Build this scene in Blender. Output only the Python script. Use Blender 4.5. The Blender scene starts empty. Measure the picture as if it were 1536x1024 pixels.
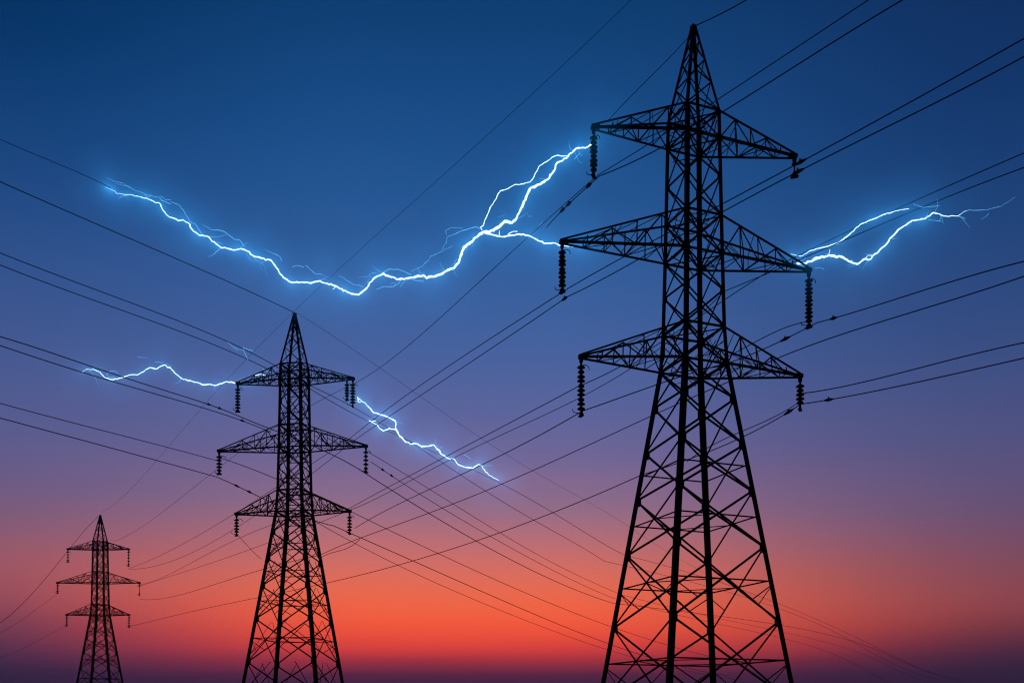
import bpy, bmesh, math, random
import numpy as np
from mathutils import Vector, Matrix

S = bpy.context.scene
C = S.collection
random.seed(7)

# ------------------------------------------------------------------ camera, sky, sun, exposure
F, HX, HY, EYE = 1493.333, 768.0, 1075.0, 1.7     # level 35 mm shift lens, eye 1.7 m above the field
cam_d = bpy.data.cameras.new('camera')
cam_d.lens = 35.0; cam_d.sensor_width = 36.0
cam_d.shift_y = (HY - 512.0) / 1536.0
cam_d.clip_start = 0.1; cam_d.clip_end = 20000
cam = bpy.data.objects.new('camera', cam_d); C.objects.link(cam)
cam.location = (0, 0, EYE); cam.rotation_euler = (math.radians(90), 0, 0)
S.camera = cam
S.view_settings.view_transform = 'Standard'
S.view_settings.look = 'None'
S.view_settings.exposure = 0.0
S.view_settings.gamma = 1.0
S.view_settings.use_curve_mapping = False
S.cycles.volume_max_steps = 256
S.cycles.filter_width = 1.2


def lin(c):
    return tuple(((v / 255.0) / 12.92 if v <= 10 else ((v / 255.0 + 0.055) / 1.055) ** 2.4) for v in c)


# dusk sky: colour by elevation (degrees) at the sunset azimuth, and 27 degrees to either side of it
SKY_MID = [(0, (52, 30, 58)), (2.0, (66, 37, 72)), (2.6, (96, 42, 72)), (3.2, (158, 50, 68)), (3.8, (222, 64, 62)), (4.8, (251, 84, 59)), (6.0, (253, 101, 66)),
           (7.4, (239, 111, 82)), (9.0, (208, 113, 108)), (10.8, (168, 113, 130)), (12.0, (145, 110, 140)), (13.5, (123, 106, 149)), (15.5, (104, 103, 156)),
           (18.5, (80, 101, 160)), (22.0, (61, 98, 160)), (26.0, (41, 92, 154)), (30.4, (27, 78, 138)), (35.8, (12, 61, 112)), (50, (7, 40, 84)), (90, (5, 25, 60))]
SKY_LEFT = [(0, (40, 28, 58)), (2.0, (50, 37, 68)), (3.0, (66, 45, 78)), (4.6, (104, 60, 86)), (6.2, (150, 78, 94)), (8.0, (158, 89, 104)),
            (10.0, (124, 92, 123)), (12.5, (101, 92, 138)), (15.0, (83, 93, 146)), (18.0, (70, 90, 146)), (22.0, (48, 82, 142)),
            (26.0, (27, 70, 128)), (30.0, (10, 58, 112)), (34, (0, 43, 90)), (50, (3, 32, 74)), (90, (4, 20, 50))]
SKY_RIGHT = [(0, (42, 26, 54)), (1.8, (48, 33, 62)), (2.7, (56, 38, 66)), (3.6, (80, 43, 66)), (4.8, (130, 60, 70)), (6.0, (146, 72, 80)),
             (7.8, (132, 76, 92)), (10.0, (109, 81, 114)), (13.0, (88, 84, 130)), (17.0, (64, 81, 133)), (21.0, (44, 74, 129)),
             (25.0, (29, 67, 122)), (29.0, (19, 55, 108)), (34, (16, 46, 94)), (50, (8, 30, 72)), (90, (4, 20, 50))]


def dense_stops(tab, n=30):
    xs = np.array([t[0] for t in tab], float); cs = np.array([lin(t[1]) for t in tab])
    es = np.concatenate([np.linspace(0, 12, 16)[:-1], np.linspace(12, 40, 12)[:-1], [40, 60, 90]])
    out = []
    for e in es:
        # small blur of the table, so no kink shows in the sky
        ee = np.clip(e + np.linspace(-1, 1, 9) * min(0.25 + e * 0.06, 2.0), 0, 90)
        out.append((e, tuple(np.mean([np.interp(ee, xs, cs[:, k]) for k in range(3)], axis=1))))
    return out


W = bpy.data.worlds.new('World'); S.world = W; W.use_nodes = True
nt = W.node_tree; nt.nodes.clear()
def N(t, **kw):
    n = nt.nodes.new(t)
    for k, v in kw.items(): setattr(n, k, v)
    return n
L = nt.links.new
tc = N('ShaderNodeTexCoord'); sep = N('ShaderNodeSeparateXYZ'); L(tc.outputs['Generated'], sep.inputs[0])
asin = N('ShaderNodeMath', operation='ARCSINE'); L(sep.outputs['Z'], asin.inputs[0])
el = N('ShaderNodeMath', operation='MULTIPLY'); L(asin.outputs[0], el.inputs[0]); el.inputs[1].default_value = 2 / math.pi
az = N('ShaderNodeMath', operation='ARCTAN2'); L(sep.outputs['X'], az.inputs[0]); L(sep.outputs['Y'], az.inputs[1])
# a little unevenness in the height of the dusk bands (thin stratus near the horizon)
nz = N('ShaderNodeTexNoise'); nz.inputs['Scale'].default_value = 2.2; nz.inputs['Detail'].default_value = 3.0
mp = N('ShaderNodeMapping'); mp.inputs['Scale'].default_value = (1.0, 1.0, 9.0); L(tc.outputs['Generated'], mp.inputs[0]); L(mp.outputs[0], nz.inputs['Vector'])
nzs = N('ShaderNodeMath', operation='MULTIPLY_ADD'); L(nz.outputs['Fac'], nzs.inputs[0]); nzs.inputs[1].default_value = 0.008; nzs.inputs[2].default_value = -0.004
el2 = N('ShaderNodeMath', operation='ADD'); L(el.outputs[0], el2.inputs[0]); L(nzs.outputs[0], el2.inputs[1])
def ramp(tab):
    r = N('ShaderNodeValToRGB'); cr = r.color_ramp; cr.interpolation = 'LINEAR'
    st = dense_stops(tab)
    while len(cr.elements) < len(st): cr.elements.new(0.5)
    for e, (d, c) in zip(cr.elements, st):
        pass
    for i, (d, c) in enumerate(st):
        cr.elements[i].position = d / 90.0
    for i, (d, c) in enumerate(st):
        cr.elements[i].position = d / 90.0
        cr.elements[i].color = (c[0], c[1], c[2], 1)
    L(el2.outputs[0], r.inputs[0]); return r
rm, rl, rr = ramp(SKY_MID), ramp(SKY_LEFT), ramp(SKY_RIGHT)
def azw(a0, a1):
    m = N('ShaderNodeMapRange', interpolation_type='SMOOTHSTEP', clamp=True)
    L(az.outputs[0], m.inputs['Value'])
    m.inputs['From Min'].default_value = math.radians(a0); m.inputs['From Max'].default_value = math.radians(a1)
    return m
wl, wr = azw(-7, -31), azw(1, 29)
mx1 = N('ShaderNodeMix', data_type='RGBA'); L(wl.outputs[0], mx1.inputs[0]); L(rm.outputs[0], mx1.inputs[6]); L(rl.outputs[0], mx1.inputs[7])
mx2 = N('ShaderNodeMix', data_type='RGBA'); L(wr.outputs[0], mx2.inputs[0]); L(mx1.outputs[2], mx2.inputs[6]); L(rr.outputs[0], mx2.inputs[7])
# the eastern half of the sky, behind the photographer, is already night
ym = N('ShaderNodeMapRange', clamp=True, interpolation_type='SMOOTHSTEP'); L(sep.outputs['Y'], ym.inputs['Value'])
ym.inputs['From Min'].default_value = 0.55; ym.inputs['From Max'].default_value = -0.2
mx3 = N('ShaderNodeMix', data_type='RGBA'); L(ym.outputs[0], mx3.inputs[0]); L(mx2.outputs[2], mx3.inputs[6]); mx3.inputs[7].default_value = (*lin((6, 10, 26)), 1)
bg = N('ShaderNodeBackground'); L(mx3.outputs[2], bg.inputs[0]); bg.inputs[1].default_value = 1.0
wo = N('ShaderNodeOutputWorld'); L(bg.outputs[0], wo.inputs[0])

sun_d = bpy.data.lights.new('sun', 'SUN'); sun_d.energy = 0.05; sun_d.angle = math.radians(10); sun_d.color = (1.0, 0.45, 0.25)
sun = bpy.data.objects.new('sun', sun_d); C.objects.link(sun)
sun.rotation_euler = (math.radians(-88), 0, math.radians(2))     # afterglow from the horizon, beyond the pylons


# ------------------------------------------------------------------ helpers
def tag(o, label=None, cat=None, group=None, kind=None):
    if label: o['label'] = label
    if cat: o['category'] = cat
    if group: o['group'] = group
    if kind: o['kind'] = kind
    return o


def empty(name, loc, rz=0.0):
    o = bpy.data.objects.new(name, None); C.objects.link(o)
    o.location = loc; o.rotation_euler = (0, 0, rz); o.empty_display_size = 0.5
    return o


def mesh_obj(name, verts, faces, mat, parent=None, smooth=False):
    me = bpy.data.meshes.new(name)
    me.from_pydata([tuple(v) for v in verts], [], faces); me.update()
    me.materials.append(mat)
    if smooth:
        me.polygons.foreach_set('use_smooth', [True] * len(me.polygons))
    o = bpy.data.objects.new(name, me); C.objects.link(o)
    if parent is not None: o.parent = parent
    return o


class MB:
    def __init__(self): self.v, self.f = [], []
    def add(self, vs, fs):
        n = len(self.v); self.v += [Vector(v) for v in vs]; self.f += [tuple(i + n for i in f) for f in fs]
    def angle(self, p, q, w, ref, t=None):
        """L-section steel angle from p to q, heel turned towards ref."""
        p, q, ref = Vector(p), Vector(q), Vector(ref)
        d = q - p
        if d.length < 1e-4: return
        d.normalize()
        r = ref - d * ref.dot(d)
        if r.length < 1e-3: r = d.orthogonal()
        r.normalize(); s = d.cross(r)
        a = (r + s).normalized(); b = (r - s).normalized()   # the two flanges run back along -a and -b
        t = t or w * 0.16
        heel = r * (w * 0.35)
        prof = [heel, heel - a * w, heel - a * w - b * t, heel - a * t - b * t, heel - b * w - a * t, heel - b * w]
        vs = [p + k for k in prof] + [q + k for k in prof]
        fs = [(i, (i + 1) % 6, 6 + (i + 1) % 6, 6 + i) for i in range(6)]
        fs += [(3, 2, 1, 0), (5, 4, 3, 0), (6, 7, 8, 9), (6, 9, 10, 11)]
        self.add(vs, fs)
    def box(self, c, sx, sy, sz, rz=0.0):
        c = Vector(c); R = Matrix.Rotation(rz, 3, 'Z')
        vs = [c + R @ Vector((x * sx / 2, y * sy / 2, z * sz / 2)) for x in (-1, 1) for y in (-1, 1) for z in (-1, 1)]
        self.add(vs, [(0, 1, 3, 2), (4, 6, 7, 5), (0, 4, 5, 1), (2, 3, 7, 6), (0, 2, 6, 4), (1, 5, 7, 3)])
    def plate(self, c, u, v, su, sv, t):
        """gusset plate centred at c spanned by u and v"""
        u = Vector(u).normalized(); v = Vector(v); v = (v - u * v.dot(u)).normalized(); n = u.cross(v)
        c = Vector(c)
        prof = [(-1, -.45), (-.6, -1), (.6, -1), (1, -.45), (1, .45), (.6, 1), (-.6, 1), (-1, .45)]
        vs = [c + u * (x * su / 2) + v * (y * sv / 2) + n * (k * t / 2) for k in (-1, 1) for x, y in prof]
        fs = [(i, (i + 1) % 8, 8 + (i + 1) % 8, 8 + i) for i in range(8)] + [tuple(range(7, -1, -1)), tuple(range(8, 16))]
        self.add(vs, fs)
    def tube(self, pts, rad, n=6):
        pts = [Vector(p) for p in pts]
        if not hasattr(rad, '__len__'): rad = [rad] * len(pts)
        base = len(self.v); prev = None; rings = []
        for i, p in enumerate(pts):
            d = (pts[min(i + 1, len(pts) - 1)] - pts[max(i - 1, 0)]).normalized()
            if prev is None: a = d.orthogonal().normalized()
            else:
                a = prev - d * prev.dot(d)
                a = a.normalized() if a.length > 1e-5 else d.orthogonal().normalized()
            prev = a; b = d.cross(a)
            rings.append([p + (a * math.cos(2 * math.pi * k / n) + b * math.sin(2 * math.pi * k / n)) * rad[i] for k in range(n)])
        vs = [v for r in rings for v in r]; fs = []
        for i in range(len(pts) - 1):
            for k in range(n):
                fs.append((i * n + k, i * n + (k + 1) % n, (i + 1) * n + (k + 1) % n, (i + 1) * n + k))
        fs.append(tuple(range(n - 1, -1, -1))); fs.append(tuple((len(pts) - 1) * n + k for k in range(n)))
        self.add(vs, fs)
    def lathe(self, prof, n=14, c=(0, 0, 0)):
        c = Vector(c); vs, fs = [], []
        for r, z in prof:
            vs += [c + Vector((r * math.cos(2 * math.pi * k / n), r * math.sin(2 * math.pi * k / n), z)) for k in range(n)]
        for i in range(len(prof) - 1):
            for k in range(n):
                fs.append((i * n + k, i * n + (k + 1) % n, (i + 1) * n + (k + 1) % n, (i + 1) * n + k))
        fs.append(tuple(range(n - 1, -1, -1))); fs.append(tuple((len(prof) - 1) * n + k for k in range(n)))
        self.add(vs, fs)
    def build(self, name, mat, parent=None, smooth=False):
        return mesh_obj(name, self.v, self.f, mat, parent, smooth)


def P(px, py, D):
    return Vector(((px - HX) * D / F, D, EYE + (HY - py) * D / F))


# ------------------------------------------------------------------ materials
def steel(name, col, rough=0.65, metal=0.4, scale=3.0, vary=0.5):
    m = bpy.data.materials.new(name); m.use_nodes = True
    t = m.node_tree; b = t.nodes['Principled BSDF']
    n = t.nodes.new('ShaderNodeTexNoise'); n.inputs['Scale'].default_value = scale; n.inputs['Detail'].default_value = 5
    co = t.nodes.new('ShaderNodeTexCoord'); t.links.new(co.outputs['Object'], n.inputs['Vector'])
    r = t.nodes.new('ShaderNodeValToRGB')
    r.color_ramp.elements[0].position = 0.3; r.color_ramp.elements[1].position = 0.75
    r.color_ramp.elements[0].color = (*[c * (1 - vary) for c in col], 1); r.color_ramp.elements[1].color = (*[c * (1 + vary) for c in col], 1)
    t.links.new(n.outputs['Fac'], r.inputs[0]); t.links.new(r.outputs[0], b.inputs['Base Color'])
    b.inputs['Roughness'].default_value = rough; b.inputs['Metallic'].default_value = metal
    b.inputs['Specular IOR Level'].default_value = 0.15
    return m


M_STEEL = steel('dark_painted_steel', (0.014, 0.0135, 0.014), 0.8, 0.0)
M_WIRE = steel('weathered_aluminium_conductor', (0.016, 0.016, 0.018), 0.8, 0.0)
M_INS = steel('brown_porcelain', (0.012, 0.009, 0.009), 0.5, 0.0)
M_CONC = steel('footing_concrete', (0.28, 0.27, 0.25), 0.9, 0.0)


def emis(name, col, s):
    m = bpy.data.materials.new(name); m.use_nodes = True
    t = m.node_tree; t.nodes.clear()
    e = t.nodes.new('ShaderNodeEmission'); e.inputs[0].default_value = (*col, 1); e.inputs[1].default_value = s
    o = t.nodes.new('ShaderNodeOutputMaterial'); t.links.new(e.outputs[0], o.inputs[0])
    return m


M_CORE = emis('discharge_channel', (0.55, 0.86, 1.0), 1.9)
M_BRANCH = emis('discharge_branch', (0.13, 0.50, 1.0), 1.0)


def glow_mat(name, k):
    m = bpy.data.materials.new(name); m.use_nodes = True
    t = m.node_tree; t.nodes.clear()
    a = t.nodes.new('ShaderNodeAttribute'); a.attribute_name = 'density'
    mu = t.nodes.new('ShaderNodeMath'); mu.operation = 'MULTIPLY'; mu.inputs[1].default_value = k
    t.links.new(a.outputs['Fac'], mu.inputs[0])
    e = t.nodes.new('ShaderNodeEmission'); e.inputs[0].default_value = (0.035, 0.40, 1.0, 1)  # blue self-emission stands in for bolt light scattered in the air
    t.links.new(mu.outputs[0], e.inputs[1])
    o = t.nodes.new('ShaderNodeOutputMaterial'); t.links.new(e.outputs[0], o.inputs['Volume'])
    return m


# ------------------------------------------------------------------ ground
def ground_mat():
    m = bpy.data.materials.new('dark_field_grass'); m.use_nodes = True
    t = m.node_tree; b = t.nodes['Principled BSDF']; b.inputs['Roughness'].default_value = 0.95
    co = t.nodes.new('ShaderNodeTexCoord')
    n = t.nodes.new('ShaderNodeTexNoise'); n.inputs['Scale'].default_value = 0.08; n.inputs['Detail'].default_value = 9
    t.links.new(co.outputs['Object'], n.inputs['Vector'])
    r = t.nodes.new('ShaderNodeValToRGB'); r.color_ramp.elements[0].color = (0.03, 0.035, 0.015, 1); r.color_ramp.elements[1].color = (0.09, 0.085, 0.04, 1)
    t.links.new(n.outputs['Fac'], r.inputs[0]); t.links.new(r.outputs[0], b.inputs['Base Color'])
    return m


R_ = 9000
g = mesh_obj('ground', [(-R_, -R_, 0), (R_, -R_, 0), (R_, R_, 0), (-R_, R_, 0)], [(0, 1, 2, 3)], ground_mat())
tag(g, kind='structure')

# ------------------------------------------------------------------ pylons
ZTOP = 48.45 + EYE
ARMS = [(42.2 + EYE, 40.3 + EYE), (34.9 + EYE, 32.2 + EYE), (27.1 + EYE, 24.5 + EYE)]     # chord root heights: upper, lower
SIDE = [(0.0, 10.8), (2.4 + EYE, 9.5), (24.5 + EYE, 3.4), (27.1 + EYE, 3.12), (32.2 + EYE, 2.92), (40.3 + EYE, 2.66), (42.2 + EYE, 2.6), (ZTOP, 0.24)]
LEVELS = [0.0, 0.7 + EYE, 6.5 + EYE, 11.6 + EYE, 15.5 + EYE, 18.8 + EYE, 22.0 + EYE, 24.5 + EYE,
          27.1 + EYE, 29.7 + EYE, 32.2 + EYE, 34.9 + EYE, 37.6 + EYE, 40.3 + EYE, 42.2 + EYE]
PEAK = [42.2 + EYE, 44.3 + EYE, 46.0 + EYE, 47.4 + EYE, ZTOP]


def side(z): return float(np.interp(z, [s[0] for s in SIDE], [s[1] for s in SIDE]))
BODY = 0.0
def corner(i, z):
    h = side(z) / 2
    x, y = ((-h, -h), (h, -h), (h, h), (-h, h))[i % 4]
    return Vector((x * math.cos(BODY) - y * math.sin(BODY), x * math.sin(BODY) + y * math.cos(BODY), z))


def pylon(name, label, px, D, rz, arms, k=1.0, dense=0, seed=1, body=0.0, kb=1.0):
    """arms: (left, right) reach of the top, middle and bottom crossarm; k thickens the steel; returns tips in world space"""
    global BODY
    BODY = math.radians(body)
    rnd = random.Random(seed)
    root = empty(name, ((px - HX) * D / F, D, 0), rz)
    tag(root, label, 'pylon', 'electricity pylons')
    wl_, wb, ws = 0.37 * k, 0.122 * k * kb, 0.078 * k * kb
    # four legs, from footing to the base of the peak
    for i in range(4):
        m = MB(); out = Vector((corner(i, 0).x, corner(i, 0).y, 0))
        zs = [0.0] + [z for z, _ in SIDE[1:-1]]
        for z0, z1 in zip(zs[:-1], zs[1:]):
            m.angle(corner(i, z0), corner(i, z1 + 0.02), wl_ if z1 < 26 + EYE else wl_ * 0.78, out)
        for z in LEVELS[1:-1]:                                      # gusset plates where the bracing bolts on
            c = corner(i, z); w = 0.5 * k if z < 24 + EYE else 0.36 * k
            for j in (i - 1, i + 1):
                u = (corner(j, z) - c).normalized()
                m.plate(c + u * w * 0.35, (0, 0, 1), u, w * 1.5, w, 0.03)
        lg = m.build('leg', M_STEEL, root)
        f = MB(); c = corner(i, 0)
        f.lathe([(0.75, -0.25), (0.75, 0.28), (0.55, 0.42), (0.0, 0.45)], 12, (c.x, c.y, 0))
        f.build('footing', M_CONC, lg)
    # lattice on each of the four faces
    for i in range(4):
        m = MB(); nrm = (corner(i, 0) + corner(i + 1, 0)); nrm.z = 0; nrm.normalize()
        for q, (z0, z1) in enumerate(zip(LEVELS[:-1], LEVELS[1:])):
            jz = lambda: Vector((0, 0, rnd.uniform(-1, 1) * 0.018 * (z1 - z0) + rnd.uniform(-.03, .03)))
            a0, b0, a1, b1 = corner(i, z0) + jz(), corner(i + 1, z0) + jz(), corner(i, z1) + jz(), corner(i + 1, z1) + jz()
            w = wb if z1 < 25 + EYE else wb * 0.85
            m.angle(a0, b1, w, nrm); m.angle(b0 - nrm * w * 0.6, a1 - nrm * w * 0.6, w, -nrm)
            s = side(z0) / (side(z0) + side(z1)); zc = z0 + (z1 - z0) * s
            if 1.5 < z0 < 16 + EYE and q <= 4 or dense:
                m.angle(corner(i, zc) - nrm * w * 1.3, corner(i + 1, zc) - nrm * w * 1.3, ws, nrm)
            if z0 < 20 + EYE:                                        # redundant members in the big panels
                cc = (corner(i, zc) + corner(i + 1, zc)) / 2
                for (e, own) in ((a0, i), (b0, i + 1)):
                    if dense or q in (1, 2):
                        mid = e.lerp(cc, 0.5)
                        m.angle(mid, corner(own, mid.z + (z1 - z0) * 0.22), ws * 0.8, nrm)
            if dense:
                for (a_, b_) in ((i, i + 1), (i + 1, i)):
                    zt = z0 + (z1 - z0) * rnd.uniform(0.1, 0.4)
                    p_ = corner(a_, zt); q_ = corner(a_, z1).lerp(corner(b_, z1), rnd.uniform(0.3, 0.6))
                    m.angle(p_ - nrm * w * 1.8, q_ - nrm * w * 1.8, ws * rnd.uniform(0.6, 1.0), nrm)
        for up, lo in ARMS:
            for z in (up, lo):
                m.angle(corner(i, z) + nrm * 0.02, corner(i + 1, z) + nrm * 0.02, wb * 1.15, nrm)
        for up, lo in ARMS:                                          # crooked ties and bent stays round the crossarm roots
            for _ in range(5):
                za, zb = rnd.uniform(lo - .9, up + .4), rnd.uniform(lo - .9, up + .4)
                a_ = corner(i, za).lerp(corner(i + 1, za), rnd.uniform(.02, .5)); b_ = corner(i, zb).lerp(corner(i + 1, zb), rnd.uniform(.5, .98))
                c_ = a_.lerp(b_, .5) + Vector((rnd.uniform(-.2, .2), rnd.uniform(-.2, .2), rnd.uniform(-.35, .2)))
                m.tube([a_, a_.lerp(c_, .6) + Vector((0, 0, rnd.uniform(-.08, .08))), c_, b_], rnd.uniform(.022, .042) * k, 4)
        m.build('face_bracing', M_STEEL, root)
    # plan bracing inside the body, one frame at each arm level and each belt of the lower body
    belts = []
    for z0, z1 in ((0.7 + EYE, 6.5 + EYE), (6.5 + EYE, 11.6 + EYE), (11.6 + EYE, 15.5 + EYE)):
        belts.append(z0 + (z1 - z0) * side(z0) / (side(z0) + side(z1)))
    for z in [a for ab in ARMS for a in ab] + belts:
        m = MB()
        if z not in belts:
            m.angle(corner(0, z), corner(2, z), ws * 1.2, (0, 0, 1)); m.angle(corner(1, z - .1), corner(3, z - .1), ws * 1.2, (0, 0, 1))
        else:
            mids = [corner(i, z).lerp(corner(i + 1, z), 0.5) for i in range(4)]
            for i in range(4): m.angle(mids[i], mids[(i + 1) % 4], ws, (0, 0, 1))
        m.build('plan_bracing', M_STEEL, root)
    # peak
    m = MB()
    for i in range(4):
        nrm = (corner(i, 0) + corner(i + 1, 0)); nrm.z = 0; nrm.normalize()
        m.angle(corner(i, PEAK[0]), corner(i, ZTOP), wl_ * 0.52, Vector((corner(i, 0).x, corner(i, 0).y, 0)))
        for z0, z1 in zip(PEAK[:-1], PEAK[1:]):
            m.angle(corner(i, z0), corner(i + 1, z1), wb * 0.62, nrm); m.angle(corner(i + 1, z0) - nrm * .08, corner(i, z1) - nrm * .08, wb * 0.62, -nrm)
    pk = m.build('peak', M_STEEL, root)
    c = MB(); c.box((0, 0, ZTOP - 0.02), 0.36 * k, 0.36 * k, 0.26, 0.2); c.box((0.04, 0, ZTOP + 0.14), 0.3 * k, 0.14 * k, 0.12, 0.5)
    c.build('earth_wire_clamp', M_STEEL, pk)
    # crossarms
    tips = {}
    for a, ((zu, zl), reach) in enumerate(zip(ARMS, arms)):
        for sgn, rch in zip((-1, 1), reach):
            tip = Vector((sgn * rch, 0, zl + 0.05))
            ci = (0, 3) if sgn < 0 else (1, 2)
            m, br = MB(), MB()
            ups = [corner(j, zu) for j in ci]; los = [corner(j, zl) for j in ci]
            tn, tf = tip + Vector((0, -0.14, 0)), tip + Vector((0, 0.14, 0))
            tt = (tn, tf)
            for q in (0, 1):
                m.angle(los[q], tt[q], wb * 1.45, Vector((0, tt[q].y, -0.2)))
                m.angle(ups[q], tt[q] + Vector((0, 0, 0.22)), wb * 1.25, Vector((0, tt[q].y, 0.5)))
            n = 5
            for q in (0, 1):
                for s in range(n):
                    f0, f1 = s / n, (s + 1) / n
                    l0, l1 = los[q].lerp(tt[q], f0), los[q].lerp(tt[q], f1)
                    u0, u1 = ups[q].lerp(tt[q], f0), ups[q].lerp(tt[q], f1)
                    if s: br.angle(l0, u0, ws * 0.9, (0, tt[q].y, 0))
                    if s < n - 1:
                        if s % 2 == 0: br.angle(l0, u1, ws, (0, tt[q].y, 0))
                        else: br.angle(u0, l1, ws, (0, tt[q].y, 0))
                        if dense: br.angle(u0.lerp(l0, .4), l1.lerp(u1, .2), ws * 0.7, (0, tt[q].y, 0))
            for s in range(n):                                       # plan bracing between the two lower and the two upper chords
                f0, f1 = s / n, (s + 1) / n
                p0, q0, p1, q1 = los[0].lerp(tn, f0), los[1].lerp(tf, f0), los[0].lerp(tn, f1), los[1].lerp(tf, f1)
                if s: br.angle(p0, q0, ws * 0.8, (0, 0, -1))
                if s < n - 1: br.angle(p0 if s % 2 else q0, q1 if s % 2 else p1, ws * 0.8, (0, 0, -1))
                p0, q0, q1 = ups[0].lerp(tn, f0), ups[1].lerp(tf, f0), ups[1].lerp(tf, f1)
                if s and s < n - 1: br.angle(p0, q1, ws * 0.7, (0, 0, 1))
            for _ in range(4 + 3 * dense):                            # loose ties and twisted scrap hanging in the arm
                f0 = rnd.uniform(0.12, 0.75); q = rnd.randrange(2)
                u = ups[q].lerp(tt[q], f0); l = los[1 - q].lerp(tt[1 - q], min(0.9, f0 + rnd.uniform(-0.1, 0.14)))
                pts = [u.lerp(l, t_) + Vector((rnd.uniform(-.25, .25), rnd.uniform(-.1, .1), rnd.uniform(-.2, .1))) * (1 if 0 < t_ < 1 else 0) for t_ in (0, .3, .6, 1)]
                br.tube(pts, 0.028 * k, 4)
            arm = m.build('crossarm', M_STEEL, root)
            br.build('arm_bracing', M_STEEL, arm)
            tp = MB(); tp.box(tip + Vector((-sgn * 0.12, 0, 0.08)), 0.6 * k, 0.4 * k, 0.28 * k); tp.box(tip + Vector((0, 0, -0.18)), 0.2, 0.26, 0.26)
            tp.build('tip_plate', M_STEEL, arm)
            loc = Matrix.Translation(root.location) @ Matrix.Rotation(rz, 4, 'Z') @ tip
            tips[(a, 'L' if sgn < 0 else 'R')] = loc
    tips['peak'] = Vector((root.location.x, root.location.y, ZTOP + 0.4))
    return tips


D1, D2, D3 = 70.0, 119.9, 239.7
T1 = pylon('lattice_pylon', 'tallest black lattice pylon, nearest, at right with lightning on its arms', 1040, D1, math.radians(13.5),
           [(7.35, 7.85), (9.6, 9.0), (8.25, 8.3)], 0.95, 0, 3, 8)
T2 = pylon('lattice_pylon', 'middle sized black lattice pylon left of the tallest one, standing between both others', 442, D2, math.radians(-7),
           [(7.15, 7.2), (9.5, 8.8), (7.3, 6.8)], 1.12, 1, 5, -3, 0.85)
T3 = pylon('lattice_pylon', 'smallest and farthest lattice pylon, in the dim lower left corner', 150.5, D3, math.radians(0),
           [(7.8, 6.8), (10.3, 9.4), (8.1, 6.9)], 1.3, 1, 9, 0, 0.8)


# ------------------------------------------------------------------ insulator strings
def disc_mesh(r):
    m = MB(); m.lathe([(0.05, -0.09), (r * 0.55, -0.085), (r, -0.05), (r, 0.0), (r * 0.5, 0.07), (0.09, 0.10)], 14)
    return m


def insulator(top, length, ndisc, r, label, group, tilt=(0, 0), thick=1.35):
    """string hanging from top (world); returns the lower clamp point"""
    root = empty('insulator_string', top); tag(root, label, 'insulator', group)
    root.rotation_euler = (tilt[0], tilt[1], random.uniform(0, 3))
    m = MB(); m.tube([(0, 0, 0.1), (0, 0, -length + 0.1)], max(0.055, r * 0.24), 8)
    m.box((0, 0, -0.12), 0.2, 0.16, 0.26)
    m.build('rod', M_STEEL, root)
    lo, hi = -length + 0.5 if length > 1.5 else -length + 0.25, -0.5 if length > 1.5 else -0.3
    proto = None
    for i in range(ndisc):
        z = hi + (lo - hi) * (i / max(1, ndisc - 1)) + random.uniform(-.02, .02)
        if proto is None:
            o = disc_mesh(r).build('insulator_disc', M_INS, root, True); proto = o
        else:
            o = proto.copy(); C.objects.link(o); o.parent = root
        o.location = (0, 0, z); o.scale = (1, 1, thick) if i % 3 != 1 else (0.84, 0.84, thick * 1.2)
    c = MB(); w = max(0.5, r * 1.7)
    c.box((0, 0, -length + 0.12), w * 0.6, 0.16, 0.26, 0.3); c.box((0, 0, -length), w, 0.22, 0.14, 0.3); c.tube([(-w * .6, 0, -length - .03), (w * .6, 0, -length + .03)], 0.07, 6)
    c.build('suspension_clamp', M_STEEL, root)
    if length > 2.2 and r < 0.345 or r == .36:                       # curved arcing horns at both ends of the string
        for z0, sg in ((-0.35, 1), (-length + 0.15, -1)):
            h = MB(); a = random.uniform(-0.5, 0.5) - root.rotation_euler.z
            dx, dy = sg * math.cos(a), sg * math.sin(a); e = random.uniform(0.85, 1.25) * r * 1.7
            zz = 0.3 if sg < 0 else -0.3
            h.tube([(0, 0, z0), (dx * e * .6, dy * e * .6, z0 + .03), (dx * e, dy * e, z0 + zz * .3), (dx * e * 1.08, dy * e * 1.08, z0 + zz)], r * 0.11, 5)
            h.build('arcing_horn', M_STEEL, root, True)
    return Vector(top) + Vector((0, 0, -length))


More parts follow.
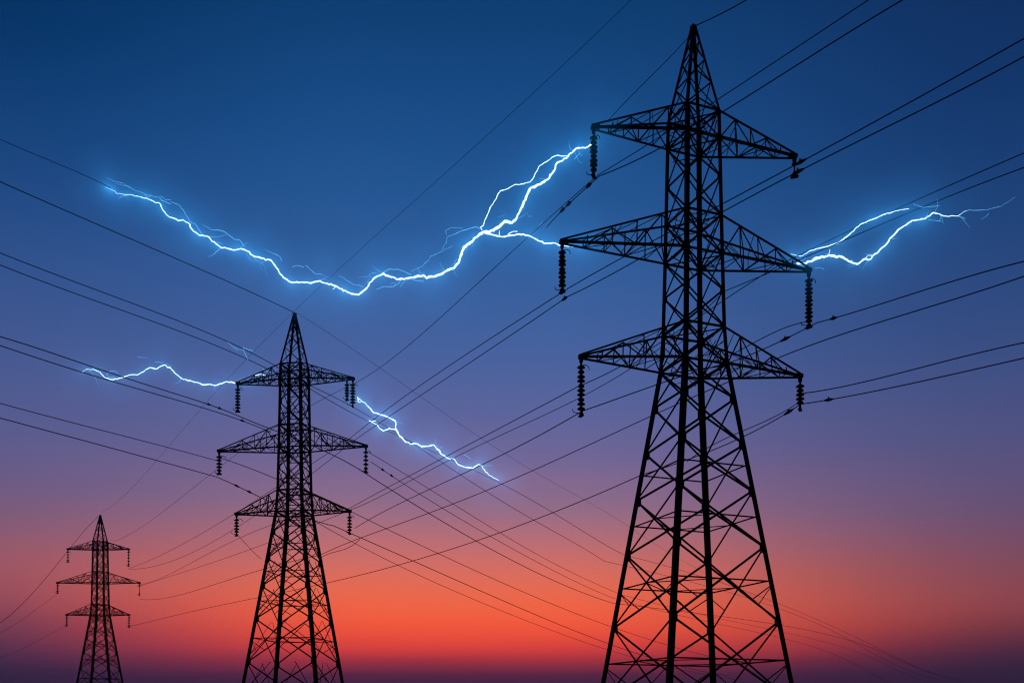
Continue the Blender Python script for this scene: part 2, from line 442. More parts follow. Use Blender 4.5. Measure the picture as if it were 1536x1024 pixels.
k1, k2, k3 = D1 / F, D2 / F, D3 / F
GI = 'insulator strings hanging from the pylons'
dz = Vector((0, 0, -0.15))
IN = {}
for key, (T, tkey, ln, nd, r, lab) in {
    '1L1': (T1, (0, 'L'), 3.15, 8, .27, 'ribbed insulator string on the upper left arm of the tallest pylon, touched by lightning'),
    '1R1': (T1, (0, 'R'), 1.25, 2, .20, 'short stubby insulator under the upper right arm tip of the tallest pylon'),
    '1L2': (T1, (1, 'L'), 3.2, 9, .26, 'ribbed insulator string under the middle left arm tip of the tallest pylon'),
    '1R2': (T1, (1, 'R'), 3.9, 11, .28, 'long many ribbed insulator string on the middle right arm tip of the tallest pylon'),
    '1L3': (T1, (2, 'L'), 3.8, 10, .27, 'long ribbed insulator string under the lowest left arm tip of the tallest pylon'),
    '1R3': (T1, (2, 'R'), 2.2, 5, .30, 'shorter insulator string with five ribs on the lowest right arm of the tallest pylon'),
    '2L1': (T2, (0, 'L'), 3.2, 7, .34, 'insulator string hanging at the upper left arm tip of the middle pylon'),
    '2R1': (T2, (0, 'R'), 3.1, 7, .34, 'longer outer one of the two insulators at the middle pylon upper right arm'),
    '2L2': (T2, (1, 'L'), 2.6, 5, .36, 'insulator string hanging at the widest left arm tip of the middle pylon'),
    '2R2': (T2, (1, 'R'), 2.9, 5, .32, 'insulator string hanging at the widest right arm tip of the middle pylon'),
    '2L3': (T2, (2, 'L'), 2.4, 5, .32, 'insulator string hanging at the lowest left arm tip of the middle pylon'),
    '2R3': (T2, (2, 'R'), 2.5, 5, .32, 'insulator string hanging at the lowest right arm tip of the middle pylon'),
    '3L1': (T3, (0, 'L'), 2.9, 4, .34, 'tiny insulator at the upper left arm tip of the smallest pylon'),
    '3R1': (T3, (0, 'R'), 3.9, 5, .34, 'tiny insulator at the upper right arm tip of the smallest pylon'),
    '3L2': (T3, (1, 'L'), 2.3, 3, .34, 'tiny insulator at the widest left arm tip of the smallest pylon'),
    '3R2': (T3, (1, 'R'), 2.9, 2, .32, 'tiny insulator at the widest right arm tip of the smallest pylon'),
    '3L3': (T3, (2, 'L'), 2.5, 4, .32, 'tiny insulator at the lowest left arm tip of the smallest pylon'),
    '3R3': (T3, (2, 'R'), 2.8, 4, .34, 'tiny insulator at the lowest right arm tip of the smallest pylon'),
}.items():
    IN[key] = insulator(T[tkey] + dz, ln, nd, r, lab, GI)
# second, shorter string next to the outer one on the middle pylon
v = (T2[(0, 'R')] - T2[(0, 'L')]).normalized()
IN['2R1b'] = insulator(T2[(0, 'R')] - v * 0.72 + dz, 2.3, 5, .30, 'shorter inner one of the two insulators at the middle pylon upper right arm', GI)


# ------------------------------------------------------------------ wires
def span_pts(D0, D1_, pts, n_per=7):
    """vertical plane through the two ends; the traced heights give the sag"""
    u = [(p[0] - HX) / F for p in pts]
    X0, X1 = u[0] * D0, u[-1] * D1_
    dX, dD = X1 - X0, D1_ - D0
    out = []
    for (px, py), uu in zip(pts, u):
        den = dX - uu * dD
        t = (uu * D0 - X0) / den if abs(den) > 1e-6 else 0.0
        D = D0 + t * dD
        out.append((t, EYE + (HY - py) * D / F))
    ts = np.array([o[0] for o in out]); zs = np.array([o[1] for o in out])
    deg = min(4 if len(pts) > 7 else 3, len(pts) - 1)
    w = np.ones(len(ts)); w[0] = w[-1] = 30
    co = np.polyfit(ts, zs, deg, w=w)
    # even steps on the picture side: t spaced between the traced points
    tt = np.concatenate([np.linspace(a, b, n_per, endpoint=False) for a, b in zip(ts[:-1], ts[1:])] + [[ts[-1]]])
    return [Vector((X0 + dX * t, D0 + dD * t, float(np.polyval(co, t)))) for t in tt]


def wire(label, spans, r, clamps=(), group='overhead line conductors', name='power_cable'):
    m = MB(); allp = []
    for sp in spans:
        q = span_pts(*sp)
        if allp and (allp[-1] - q[0]).length < 3.0: q = q[1:]
        allp += q
    # beyond the frame the cable runs on, levelling out in its sag
    def run_on(p, q, far):
        d = p - q; h = Vector((d.x, d.y, 0)); sl = d.z / h.length; h.normalize()
        return [p + h * s_ + Vector((0, 0, sl * s_ - 0.5 * min(sl, .3) / far * s_ * s_ if sl > 0 else sl * s_ * (1 - s_ / far * .5))) for s_ in [far * i / 12 for i in range(1, 13)]]
    fx, fy = spans[0][2][0]; lx, ly = spans[-1][2][-1]
    if fx > 1530 or fx < 0 or fy <= 0: allp = run_on(allp[0], allp[1], 36 if fy > 0 else 24)[::-1] + allp
    if lx < 0: allp += run_on(allp[-1], allp[-2], 60)
    if ly > 780 and (895 < lx < 945 or lx > 1285): allp += run_on(allp[-1], allp[-2], 90 if lx < 945 else 130)
    m.tube(allp, r, 6)
    o = m.build(name, M_WIRE, None, True); tag(o, label, 'cable', group)
    for px in clamps:                                                # spacer clamps gripped on the cable
        best = min(range(1, len(allp) - 1), key=lambda i: abs(HX + F * allp[i].x / allp[i].y - px))
        p, d = allp[best], (allp[best + 1] - allp[best - 1]).normalized()
        c = MB(); c.tube([p - d * .38, p - d * .16, p, p + d * .2, p + d * .4], [.05, .10, .12, .09, .05], 6)
        c.tube([p + d * .1, p + Vector((0, 0, .22))], .045, 5)
        c.build('spacer_clamp', M_STEEL, o)
    return o


rA, rB, rT = 0.035, 0.044, 0.025
# line from the top right, over the tallest pylon, down to the middle and the smallest pylon
wire('upper of two top edge cables running to the upper left insulator of the tallest pylon',
     [(49, 68, [(1303, 0), (1256, 31), (1193, 73), (1147, 103), (1079, 148), (973, 216), (898, 262)]),
      (68, 118.5, [(898, 262), (872, 281), (802, 340), (789, 365), (690, 450), (633, 500), (533, 574)]),
      (118.5, 239, [(533, 574), (440, 630), (319, 704), (262, 752), (227, 783), (170, 812)])], rT + .004)
wire('lower of two top edge cables, ending in a twisted tail beside the upper left lightning',
     [(47.5, 67, [(1354, 0), (1275, 50), (1212, 86), (1150, 127), (1084, 167), (973, 232), (899, 264)]),
      (67, 74, [(899, 264), (883, 278), (853, 307), (840, 318), (820, 341)])], rA, (884, 853, 843))
wire('cable from the right edge meeting the upper right arm tip of the tallest pylon',
     [(48, 70, [(1540, 56), (1415, 125), (1318, 180), (1256, 214), (1203, 241), (1186, 252), (1084, 305), (942, 382), (853, 432)]),
      (70, 118, [(853, 432), (802, 460), (737, 510), (615, 587), (576, 618), (524, 658)]),
      (118, 239, [(524, 658), (420, 727), (327, 785), (254, 826), (193, 852)])], rA, (1201,))
wire('cable under the short stubby insulator of the tallest pylon, lower one of its pair',
     [(47, 69.5, [(1540, 83), (1431, 139), (1337, 187), (1256, 231), (1197, 256), (1086, 316), (962, 387), (851, 445)]),
      (69.5, 118, [(851, 445), (823, 460), (740, 521), (631, 594), (587, 621), (526, 664)]),
      (118, 239, [(526, 664), (440, 735), (342, 796), (290, 828), (241, 847), (194, 853)])], rA, (846, 1190))
wire('cable from the right edge passing just above the lightning at right, upper of the two',
     [(58, 74, [(1540, 228), (1511, 240), (1431, 276), (1351, 310), (1250, 358), (1172, 396)]),
      (74, 70, [(1172, 396), (1086, 450), (1000, 508), (940, 544), (868, 579)]),
      (70, 118.5, [(868, 579), (799, 616), (740, 647), (684, 676), (615, 713), (524, 762)]),
      (118.5, 239, [(524, 762), (398, 790), (356, 808), (313, 830), (271, 852), (206, 877)])], rA - .004)
wire('cable from the right edge crossing the lightning at right, lower of the two',
     [(57, 74, [(1540, 250), (1447, 287), (1368, 317), (1322, 335), (1172, 402), (1086, 437)]),
      (74, 118.5, [(1086, 437), (1020, 505), (954, 547), (868, 593), (802, 627), (721, 672), (631, 710), (526, 764)]),
      (118.5, 239, [(526, 764), (420, 806), (325, 842), (266, 860), (208, 879)])], rA - .004)
wire('right edge cable with clamps, passing the foot of the long many ribbed insulator',
     [(55.5, 72.3, [(1540, 391), (1431, 421), (1337, 451), (1250, 477), (1225, 484)]),
      (72.3, 74, [(1225, 484), (1197, 498), (1178, 509), (1150, 521), (1090, 545)]),
      (74, 68, [(1090, 545), (1040, 560), (987, 574), (921, 601), (874, 616)]),
      (68, 118, [(874, 616), (859, 626), (815, 649), (721, 697), (643, 735), (552, 779), (532, 792)])], rA, (1250, 1178))
wire('short sagging cable attached at the foot of the long many ribbed insulator',
     [(72.4, 71, [(1216, 482), (1193, 486), (1165, 497), (1134, 512), (1080, 540)])], rA - .004)
wire('right edge cable crossing the lowest right arm, passing the end of the falling lightning',
     [(55, 72, [(1540, 413), (1431, 448), (1322, 482), (1243, 510), (1172, 533), (1094, 572)]),
      (72, 119, [(1094, 572), (1010, 611), (977, 624), (920, 649), (850, 681), (762, 722), (640, 771), (535, 808), (480, 832)]),
      (119, 239, [(480, 832), (390, 854), (346, 868), (304, 883), (266, 892), (210, 898)])], rA)
wire('cable ending halfway up the five ribbed insulator at the lowest right arm',
     [(58.5, 72.0, [(1540, 513), (1431, 538), (1337, 563), (1275, 577), (1202, 590)])], rA)
wire('cable at the foot of the five ribbed insulator, reaching down left through orange sky',
     [(58, 72.1, [(1540, 536), (1400, 568), (1306, 587), (1243, 600), (1201, 606)]),
      (72.1, 75, [(1201, 606), (1180, 622), (1111, 654), (1061, 680), (1015, 694), (962, 712)]),
      (75, 239, [(962, 712), (884, 744), (822, 769), (750, 797), (656, 830), (603, 848), (480, 876), (380, 896), (292, 916), (194, 939)])], rA, (1243, 1183))
wire('short slack cable from the five ribbed insulator to the tallest pylon leg',
     [(72.1, 70, [(1197, 604), (1150, 630), (1109, 649), (1068, 667), (1030, 692)])], rA - .006)
wire('earth wire from the top edge down to the peak of the tallest pylon',
     [(58, 70, [(1125, -3), (1095, 14), (1065, 29), (1043, 39)])], rA, name='earth_wire')
wire('thin stay wire from the peak of the tallest pylon to its upper left arm',
     [(70, 68.4, [(1038, 50), (1000, 91), (960, 131), (912, 181)])], 0.022, name='earth_wire')
wire('long thin wire slanting from the top edge to the peak of the smallest pylon',
     [(76, 239.5, [(955, -8), (900, 48), (820, 125), (735, 200), (650, 278), (560, 355), (515, 395), (425, 480), (327, 588), (227, 698), (152, 768)])], 0.019, name='earth_wire')
# line from the left edge, over the middle pylon, away to the horizon at right
def mB(px, D=None): return (-26.0 - 0.632 * 119.9) / ((px - HX) / F - 0.632)
wire('broken wire at the upper left edge ending where the long lightning begins',
     [(84, 90, [(-6, 206), (69, 238), (100, 252), (134, 267), (152, 273), (166, 282)])], 0.026)
wire('earth wire from the left edge to the peak of the middle pylon',
     [(88.6, 119.9, [(-6, 270), (100, 317), (200, 360), (300, 403), (394, 447), (446, 471)])], rB, name='earth_wire')
wire('very faint thin wire descending right from the peak of the middle pylon',
     [(119.9, 195, [(448, 471), (487, 490), (521, 518), (565, 549), (615, 585), (659, 613), (712, 654), (765, 682), (815, 713), (862, 743), (944, 790)])], 0.020, name='earth_wire')
wire('left edge cable with small sparks on it, just under the middle pylon peak',
     [(88.6, 117.5, [(-6, 377), (100, 417), (200, 457), (272, 483), (314, 499), (344, 512), (384, 535), (419, 552)]),
      (117.5, 200, [(419, 552), (481, 590), (546, 629), (640, 675), (756, 724), (834, 774), (894, 807), (937, 832)]),
      (200, 400, [(937, 832), (1040, 866), (1131, 890), (1165, 901), (1256, 941), (1322, 976), (1359, 992)])], 0.042)
wire('left edge cable just below the one with small sparks on it',
     [(88.6, 117.3, [(-6, 395), (100, 436), (169, 460), (281, 501), (369, 538), (409, 557)]),
      (117.3, 195, [(409, 557), (495, 590), (524, 608), (610, 660), (700, 718), (797, 776), (844, 805), (906, 841)]),
      (195, 330, [(906, 841), (1050, 880), (1170, 907), (1193, 920), (1243, 948), (1290, 968)])], 0.042)
wire("cable from the left edge meeting the foot of the middle pylon's upper left insulator",
     [(90, 119.5, [(-6, 503), (69, 527), (134, 548), (188, 566), (237, 583), (275, 594), (319, 608), (354, 622)]),
      (119.5, 121, [(354, 622), (375, 630), (409, 645), (450, 660), (499, 682), (552, 712)]),
      (121, 198, [(552, 712), (609, 751), (672, 785), (719, 813), (781, 847), (844, 876), (919, 904)]),
      (198, 380, [(919, 904), (1050, 925), (1170, 931), (1250, 956), (1340, 985)])], 0.052, (312, 330))
wire('cable from the left edge running just below the upper left insulator of the middle pylon',
     [(89.7, 119.4, [(-6, 516), (50, 535), (125, 558), (175, 574), (231, 591), (275, 602), (312, 613), (356, 629), (406, 648)])], 0.050, (363,))
wire('cable leaving the widest right arm tip of the middle pylon down right, highest of three',
     [(118.7, 200, [(553, 678), (609, 713), (650, 737), (694, 763), (747, 797), (812, 835), (875, 866), (931, 891)]),
      (200, 380, [(931, 891), (1060, 925), (1180, 946), (1260, 970), (1330, 996)])], 0.036)
wire("cable with a rough splice leaving the middle pylon's widest right arm insulator",
     [(118.7, 198, [(556, 692), (581, 708), (603, 724), (650, 754), (734, 802), (781, 830), (844, 862), (922, 897)]),
      (198, 350, [(922, 897), (1040, 927), (1180, 958), (1290, 1000)])], 0.038, (574, 588))
wire("left edge cable meeting the top of the middle pylon's widest left arm insulator",
     [(90.5, 119, [(-6, 603), (125, 638), (200, 657), (256, 672), (323, 690)]),
      (119, 122, [(329, 686), (349, 692), (382, 705), (412, 717), (470, 742), (531, 769)]),
      (122, 197, [(531, 769), (562, 783), (600, 802), (656, 830), (719, 858), (781, 885), (844, 912), (919, 940)])], 0.043)
wire("left edge cable meeting the foot of the middle pylon's widest left arm insulator",
     [(90.5, 119, [(-6, 625), (100, 654), (200, 680), (294, 707), (325, 715)]),
      (119, 123, [(325, 715), (355, 728), (374, 737), (394, 748), (450, 772), (500, 788)]),
      (123, 196, [(500, 788), (541, 804), (619, 841), (687, 872), (750, 897), (828, 932), (900, 960)])], 0.050, (355, 374))
wire('lowest of the cables descending right from the middle pylon into the red glow',
     [(121.5, 196, [(472, 781), (500, 799), (559, 830), (606, 849), (687, 888), (750, 916), (812, 938), (875, 962), (909, 973)])], 0.036)
wire('slack loop of wire from the lowest left insulator of the middle pylon to its leg',
     [(118.6, 118, [(355, 801), (362, 808), (375, 822), (392, 838)])], 0.03)
wire('short dark lead hanging from the lowest right insulator of the middle pylon down left',
     [(119, 121, [(540, 808), (520, 822), (500, 828), (478, 838)])], 0.034)
wire('thin wire from the peak of the smallest pylon sinking to the left edge',
     [(239.7, 170, [(150, 772), (128, 794), (107, 818), (82, 852), (49, 888), (-6, 938)])], 0.045, name='earth_wire')
wire('faint wire from the widest left insulator of the smallest pylon sinking to the left edge',
     [(239.7, 175, [(86, 890), (68, 903), (46, 920), (20, 937), (-6, 951)])], 0.025)
wire('faint wire from the lowest left insulator of the smallest pylon to the left edge',
     [(239.7, 178, [(99, 938), (70, 953), (40, 969), (-6, 988)])], 0.022)


# ------------------------------------------------------------------ lightning
def zigzag(pts, D0, D1_, rad, amp=0.5, jit=0.35, seed=0, fixed=True):
    """jagged 3-D channel: depth wanders along the path as well"""
    rnd = random.Random(seed)
    xs0, xs1 = pts[0][0], pts[-1][0]
    n = len(pts)
    out, rr = [], []
    ph = [rnd.uniform(0, 6.28) for _ in range(3)]
    def depth(px, i):
        t = (px - xs0) / (xs1 - xs0) if abs(xs1 - xs0) > 1 else 0
        w = jit * (math.sin(px * 0.09 + ph[0]) + 0.6 * math.sin(px * 0.23 + ph[1]) + 0.4 * math.sin(px * .6 + ph[2]))
        return D0 + (D1_ - D0) * t + w
    def rad_at(t):
        if not hasattr(rad, '__len__'): return rad
        return float(np.interp(t, np.linspace(0, 1, len(rad)), rad))
    fine = []
    for i in range(n - 1):
        (x0, y0), (x1, y1) = pts[i], pts[i + 1]
        L_ = math.hypot(x1 - x0, y1 - y0); k = max(1, int(L_ / 3.2))
        for j in range(k):
            f = j / k
            x, y = x0 + (x1 - x0) * f, y0 + (y1 - y0) * f
            if j: x += rnd.gauss(0, amp * .8); y += rnd.gauss(0, amp)
            fine.append((x, y, (i + f) / (n - 1)))
    fine.append((*pts[-1], 1.0))
    for (x, y, t) in fine:
        D = depth(x, 0)
        out.append(P(x, y, D)); rr.append(max(0.004, 0.66 * rad_at(t) * rnd.uniform(0.7, 1.3)) * D / F)
    return out, rr


GLOW_TARGETS = []


def bolt(label, main, D0, D1_, rad, branches, glow, jit=0.35, seed=1, core=None, nfil=0, glow_to=1.0):
    pts, rr = zigzag(main, D0, D1_, rad, 0.62, jit, seed)
    m = MB(); m.tube(pts, rr, 6)
    o = m.build('lightning_bolt', core or M_CORE, None, True); tag(o, label, 'lightning', 'lightning discharges along the wires')
    allpts = [pts[:max(2, int(len(pts) * glow_to))]]
    xs = [p[0] for p in main]
    for bi, (bp, br, core) in enumerate(branches):
        def dm(px):
            t = (px - main[0][0]) / (main[-1][0] - main[0][0]); return D0 + (D1_ - D0) * t
        q, r2 = zigzag(bp, dm(bp[0][0]), dm(bp[-1][0]), br, 0.4, jit * 0.6, seed * 31 + bi)
        b = MB(); b.tube(q, r2, 5); b.build('branch', M_CORE if core else M_BRANCH, o, True)
        if max(r2) / (D0 / F) > 0.75: allpts.append(q)
    rf = random.Random(seed * 7 + 1)                                 # fine hair streamers leaving the channel
    for _ in range(nfil):
        i = rf.randrange(1, len(main) - 1)
        (x0, y0), (xa, ya), (xb, yb) = main[i], main[i - 1], main[i + 1]
        a = math.atan2(yb - ya, xb - xa) + rf.choice((0, math.pi)) + rf.gauss(0, 0.45)
        x, y = x0 + rf.gauss(0, 1), y0 + rf.gauss(0, 1.5); q = [(x, y)]
        for _k in range(rf.randint(2, 5)):
            a += rf.gauss(0, 0.4); st = rf.uniform(3.5, 8)
            x += st * math.cos(a); y += st * math.sin(a); q.append((x, y))
        dd = D0 + (D1_ - D0) * (x0 - main[0][0]) / (main[-1][0] - main[0][0])
        q3, r3 = zigzag(q, dd, dd + rf.uniform(-.5, .5), [rf.uniform(.25, .5), .3, .12], 0.4, 0.05, rf.randrange(9999))
        b = MB(); b.tube(q3, r3, 4); b.build('branch', M_BRANCH, o, True)
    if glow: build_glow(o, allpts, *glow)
    return o


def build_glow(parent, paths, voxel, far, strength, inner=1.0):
    """halo of scattered light round the channel, imitated by emission: a volume grid whose density falls off with distance to the channel"""
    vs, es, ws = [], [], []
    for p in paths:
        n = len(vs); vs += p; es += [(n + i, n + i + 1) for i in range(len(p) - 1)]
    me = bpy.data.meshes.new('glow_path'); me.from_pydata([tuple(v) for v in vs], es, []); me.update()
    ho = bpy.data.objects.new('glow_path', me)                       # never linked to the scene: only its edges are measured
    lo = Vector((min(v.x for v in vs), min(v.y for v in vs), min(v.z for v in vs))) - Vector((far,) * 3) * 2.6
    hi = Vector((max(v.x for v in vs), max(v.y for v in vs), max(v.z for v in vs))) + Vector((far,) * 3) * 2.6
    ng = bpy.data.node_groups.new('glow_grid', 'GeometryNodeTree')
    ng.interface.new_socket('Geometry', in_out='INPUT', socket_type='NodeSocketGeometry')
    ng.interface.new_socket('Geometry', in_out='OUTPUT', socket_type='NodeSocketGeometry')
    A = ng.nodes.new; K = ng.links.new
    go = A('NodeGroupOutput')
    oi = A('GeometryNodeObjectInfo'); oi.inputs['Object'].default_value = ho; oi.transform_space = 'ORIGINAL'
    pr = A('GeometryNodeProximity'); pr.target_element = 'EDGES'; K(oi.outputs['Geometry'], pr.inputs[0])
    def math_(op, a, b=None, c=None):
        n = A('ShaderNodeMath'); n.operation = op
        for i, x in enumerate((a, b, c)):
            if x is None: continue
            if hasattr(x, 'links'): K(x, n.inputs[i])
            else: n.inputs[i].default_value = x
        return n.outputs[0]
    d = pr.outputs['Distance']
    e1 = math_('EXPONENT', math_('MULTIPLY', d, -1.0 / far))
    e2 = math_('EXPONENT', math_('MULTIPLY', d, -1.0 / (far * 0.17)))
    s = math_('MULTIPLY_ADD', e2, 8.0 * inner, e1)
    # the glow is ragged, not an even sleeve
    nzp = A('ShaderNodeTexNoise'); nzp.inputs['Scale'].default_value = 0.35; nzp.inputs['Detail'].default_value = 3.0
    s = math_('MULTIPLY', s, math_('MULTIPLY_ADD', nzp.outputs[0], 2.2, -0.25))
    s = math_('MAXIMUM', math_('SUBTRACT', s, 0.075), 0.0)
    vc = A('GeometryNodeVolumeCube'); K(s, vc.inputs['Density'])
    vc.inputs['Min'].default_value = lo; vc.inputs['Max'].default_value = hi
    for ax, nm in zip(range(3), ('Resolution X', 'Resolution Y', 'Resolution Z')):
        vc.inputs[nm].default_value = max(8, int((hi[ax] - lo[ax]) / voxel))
    sm = A('GeometryNodeSetMaterial'); mat = glow_mat('emissive_halo', strength)
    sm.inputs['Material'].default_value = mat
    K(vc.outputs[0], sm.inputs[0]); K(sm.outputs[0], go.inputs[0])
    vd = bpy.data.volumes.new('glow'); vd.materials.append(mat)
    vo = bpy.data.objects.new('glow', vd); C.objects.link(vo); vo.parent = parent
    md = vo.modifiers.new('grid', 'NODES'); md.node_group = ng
    vo['label'] = 'soft blue halo round the discharge, added as a glowing volume'
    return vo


B1 = [(158, 281), (166, 284), (178, 290), (191, 292), (209, 295), (223, 299), (233, 304), (238, 304), (247, 318), (252, 324), (267, 331), (275, 330), (282, 334),
      (288, 344), (299, 353), (303, 353), (314, 356), (318, 362), (330, 370), (352, 375), (361, 373), (370, 376), (382, 385), (406, 390), (413, 399), (425, 416),
      (436, 423), (452, 423), (463, 424), (480, 421), (490, 425), (504, 429), (521, 438), (538, 442), (551, 431), (554, 424), (563, 416), (575, 410), (583, 414),
      (595, 419), (614, 417), (635, 413), (640, 417), (650, 415), (664, 410), (672, 405), (681, 402), (689, 390), (696, 371), (707, 363), (714, 356), (725, 348),
      (734, 348), (749, 340), (757, 332), (768, 334), (773, 330), (779, 319), (786, 302), (795, 283), (804, 279), (822, 269), (832, 255), (836, 244), (850, 237),
      (861, 226), (868, 222), (878, 222), (889, 216), (894, 208)]
bolt("longest and brightest lightning bolt, ending at the tallest pylon's upper left arm", B1, 94, 68.8,
     [0.12, 0.7, 1.0, 1.2, 1.3, 1.4, 1.5, 1.6, 1.7, 2.0, 2.4, 2.6, 2.6, 2.5, 2.0, 1.2],
     [([(725, 349), (735, 351), (746, 354), (758, 355), (774, 352), (778, 351), (795, 354), (810, 362), (816, 365), (834, 365), (841, 368), (852, 369), (868, 371), (877, 370)], [1.6, 1.7, 1.7, 1.4, 1.2, .8], True),
      ([(723, 345), (721, 341), (725, 338), (730, 325), (735, 312), (743, 300), (747, 291), (751, 286), (762, 283), (772, 277), (782, 276), (795, 273), (800, 267), (808, 250), (822, 241), (828, 236), (836, 233), (850, 234)], [.9, 1.0, .9, .9], True),
      ([(721, 343), (713, 340), (696, 345), (680, 352), (671, 355), (670, 363), (663, 374)], [.9, .8, .4, .3], False),
      ([(694, 342), (677, 341), (668, 346), (670, 352)], .35, False),
      ([(617, 407), (632, 400), (643, 390), (646, 384), (660, 378), (679, 369)], [.4, .4, .45, .3], False),
      ([(575, 408), (583, 404), (599, 404), (608, 408), (617, 412)], .7, False),
      ([(564, 434), (574, 430), (588, 430), (597, 426), (602, 420)], [.4, .7, .6], False),
      ([(590, 430), (594, 425), (588, 424), (585, 428)], .35, False),
      ([(600, 430), (607, 422), (614, 418)], .4, False),
      ([(614, 418), (622, 420), (635, 422)], .7, False),
      ([(160, 267), (174, 273), (185, 275), (194, 281), (209, 288), (225, 294), (237, 295), (243, 301), (256, 306)], [.25, .4, .4, .5, .6], False),
      ([(174, 275), (186, 279), (196, 280)], .25, False), ([(215, 290), (221, 296), (227, 292)], .25, False),
      ([(240, 294), (249, 300), (256, 300)], .35, False),
      ([(256, 303), (268, 307), (276, 317), (285, 333)], .6, False),
      ([(285, 333), (293, 336), (303, 351)], .6, False),
      ([(302, 336), (310, 340), (317, 345), (328, 345), (339, 349), (351, 359), (359, 360), (367, 370)], [.25, .4, .7, .7, .5], False),
      ([(317, 355), (328, 355), (339, 352)], .3, False),
      ([(397, 373), (405, 378), (415, 382), (420, 385), (423, 392)], [.25, .6, .5], False),
      ([(438, 401), (447, 398), (456, 401)], .5, False), ([(459, 398), (472, 410), (482, 411)], .5, False), ([(482, 411), (494, 417)], .2, False),
      ([(508, 413), (521, 421), (531, 427), (545, 430)], [.3, .45, .5], False),
      ([(554, 412), (559, 409), (565, 410)], .35, False),
      ([(504, 429), (499, 434)], [.9, .3], True),
      ([(869, 230), (866, 234), (861, 239)], .5, False), ([(869, 230), (873, 234)], .3, False), ([(868, 222), (869, 230)], .3, False),
      ([(762, 351), (770, 347), (776, 347)], .7, True), ([(749, 352), (749, 346)], [.9, .4], True),
      ([(791, 321), (794, 326), (798, 323)], .25, False), ([(809, 268), (818, 269)], .3, False), ([(747, 325), (758, 322)], .2, False), ([(709, 363), (710, 370)], [.6, .2], False),
      ([(808, 339), (814, 333)], .25, False), ([(892, 214), (896, 206), (890, 211)], .8, True)],
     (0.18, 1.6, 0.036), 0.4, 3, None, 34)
bolt('lightning bolt forking right from the middle right arm tip of the tallest pylon',
     [(1196, 395), (1209, 395), (1225, 387), (1243, 383), (1262, 385), (1273, 392), (1286, 396), (1298, 388), (1306, 389), (1312, 381), (1328, 368), (1337, 356), (1350, 343),
      (1368, 331), (1389, 327), (1400, 319), (1409, 321), (1415, 324), (1437, 324), (1450, 316)], 73.3, 53,
     [2.1, 2.5, 2.1, 1.7, 1.6, 1.5, 1.4, 1.3, 1.1, .9, .4],
     [([(1186, 381), (1194, 383), (1203, 384), (1215, 376), (1240, 370), (1256, 365), (1275, 351), (1290, 337), (1306, 330), (1328, 321), (1350, 315), (1363, 313)], [.3, .6, 1.1, 1.1, 1.0, .6], True),
      ([(1448, 317), (1453, 315), (1478, 315), (1500, 310), (1523, 296)], [.75, .6, .45, .3, .12], False), ([(1370, 306), (1384, 311), (1409, 309)], .4, False), ([(1243, 382), (1245, 374)], .5, True), ([(1437, 324), (1448, 328)], .5, False),
      ([(1392, 330), (1412, 332)], .45, False), ([(1483, 320), (1479, 325), (1472, 329)], .3, False), ([(1222, 402), (1230, 401), (1236, 404)], .4, False),
      ([(1200, 384), (1203, 391), (1211, 384)], .4, False), ([(1298, 388), (1302, 383), (1308, 383)], .6, True), ([(1409, 321), (1412, 327), (1408, 331)], .4, False),
      ([(1205, 398), (1190, 398), (1176, 397)], [.8, .5, .2], False)],
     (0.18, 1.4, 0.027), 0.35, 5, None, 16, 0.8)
bolt('thin lightning bolt running left from the upper left arm of the middle pylon',
     [(122, 558), (130, 553), (135, 554), (141, 554), (150, 558), (157, 566), (166, 569), (179, 567), (194, 562), (206, 562), (219, 554), (225, 551), (233, 553), (248, 547), (255, 551),
      (264, 561), (272, 567), (292, 573), (307, 577), (315, 576), (323, 578), (340, 572), (354, 575), (364, 573), (377, 573)], 118, 122,
     [.3, .7, 1.0, 1.1, 1.1, 1.1, 1.1, .9],
     [([(159, 561), (167, 556), (172, 556), (177, 559)], .5, False), ([(160, 561), (163, 565), (167, 566), (172, 564)], .5, False), ([(233, 543), (239, 543), (245, 544)], .5, False),
      ([(206, 535), (215, 536), (222, 536)], .3, False), ([(383, 563), (391, 561), (398, 563)], .7, True), ([(372, 563), (384, 564)], .25, False), ([(394, 553), (401, 557), (408, 559)], .4, False),
      ([(135, 556), (138, 552), (143, 552)], .4, False)],
     (0.26, 2.0, 0.016), 0.4, 7, None, 12)
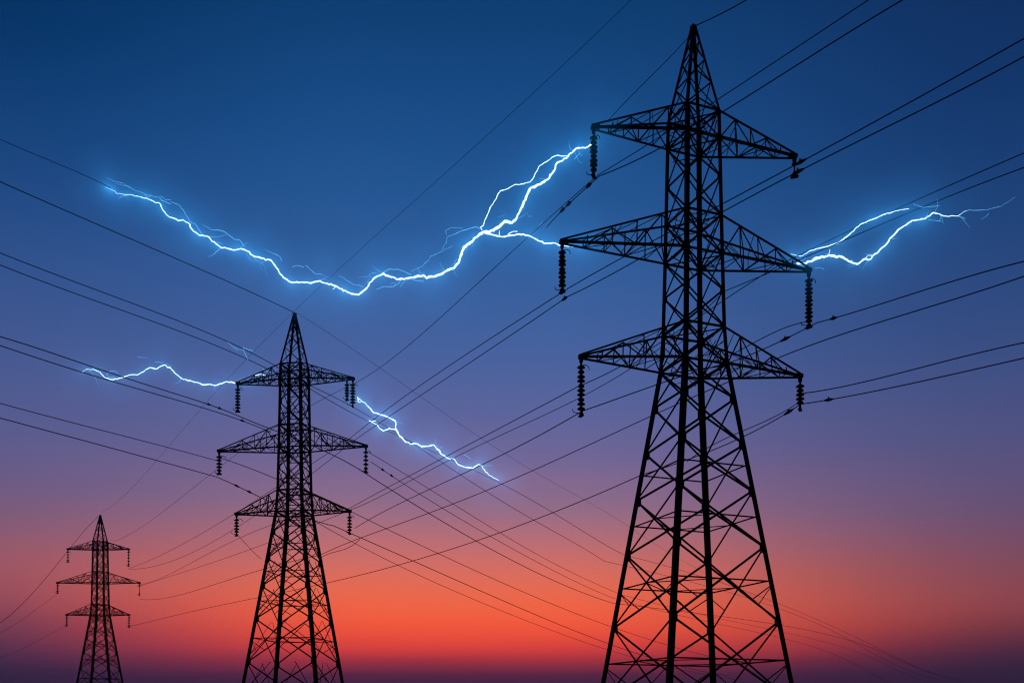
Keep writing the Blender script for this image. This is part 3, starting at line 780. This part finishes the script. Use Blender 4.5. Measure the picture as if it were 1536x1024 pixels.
bolt('small faint sparks playing on the upper wire left of the middle pylon peak',
     [(341, 513), (346, 517), (352, 521), (359, 524), (366, 526)], 111, 113, [.2, .45, .4, .2],
     [([(365, 521), (372, 524), (380, 526)], .5, False), ([(365, 521), (366, 527), (369, 533), (372, 539)], [.6, .5, .4], False), ([(350, 522), (357, 526)], .3, False)],
     None, 0.1, 9, M_BRANCH)
bolt('lightning bolt falling right from the doubled insulators of the middle pylon',
     [(536, 595), (543, 602), (548, 604), (553, 610), (561, 619), (579, 624), (587, 628), (593, 631), (594, 636), (593, 641), (595, 645), (600, 654), (609, 663), (624, 665), (633, 669),
      (651, 667), (659, 675), (661, 680), (672, 687), (680, 687), (687, 696), (694, 699), (709, 702), (718, 696), (723, 698), (728, 707), (740, 716), (748, 720)], 120.5, 121,
     [.9, 1.4, 1.4, 1.3, 1.4, 1.4, 1.4, 1.2, 1.2, .9, .4],
     [([(554, 631), (560, 634), (566, 637), (569, 642), (575, 646), (584, 642), (595, 645)], [1.0, 1.0, 1.1, 1.2], True), ([(554, 631), (564, 631)], [1.1, .7], True),
      ([(584, 642), (583, 637)], .5, False), ([(537, 596), (537, 602), (541, 603)], .7, True), ([(696, 682), (701, 684), (706, 688)], .6, False),
      ([(723, 699), (730, 698), (738, 698)], [.7, .3], False), ([(632, 671), (636, 668)], .6, True), ([(658, 668), (664, 671)], .25, False)],
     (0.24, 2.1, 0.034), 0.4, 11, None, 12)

# ------------------------------------------------------------------ dusk haze
hm = bpy.data.materials.new('dusk_haze'); hm.use_nodes = True
t = hm.node_tree; t.nodes.clear()
pv = t.nodes.new('ShaderNodeVolumePrincipled'); pv.inputs['Color'].default_value = (0.75, 0.72, 0.85, 1)
pv.inputs['Density'].default_value = 0.0002; pv.inputs['Anisotropy'].default_value = 0.2
ho = t.nodes.new('ShaderNodeOutputMaterial'); t.links.new(pv.outputs[0], ho.inputs['Volume'])
hb = MB(); hb.box((0, 0, 27.5), 2 * R_ + 20, 2 * R_ + 20, 57)
tag(hb.build('haze', hm), kind='stuff')
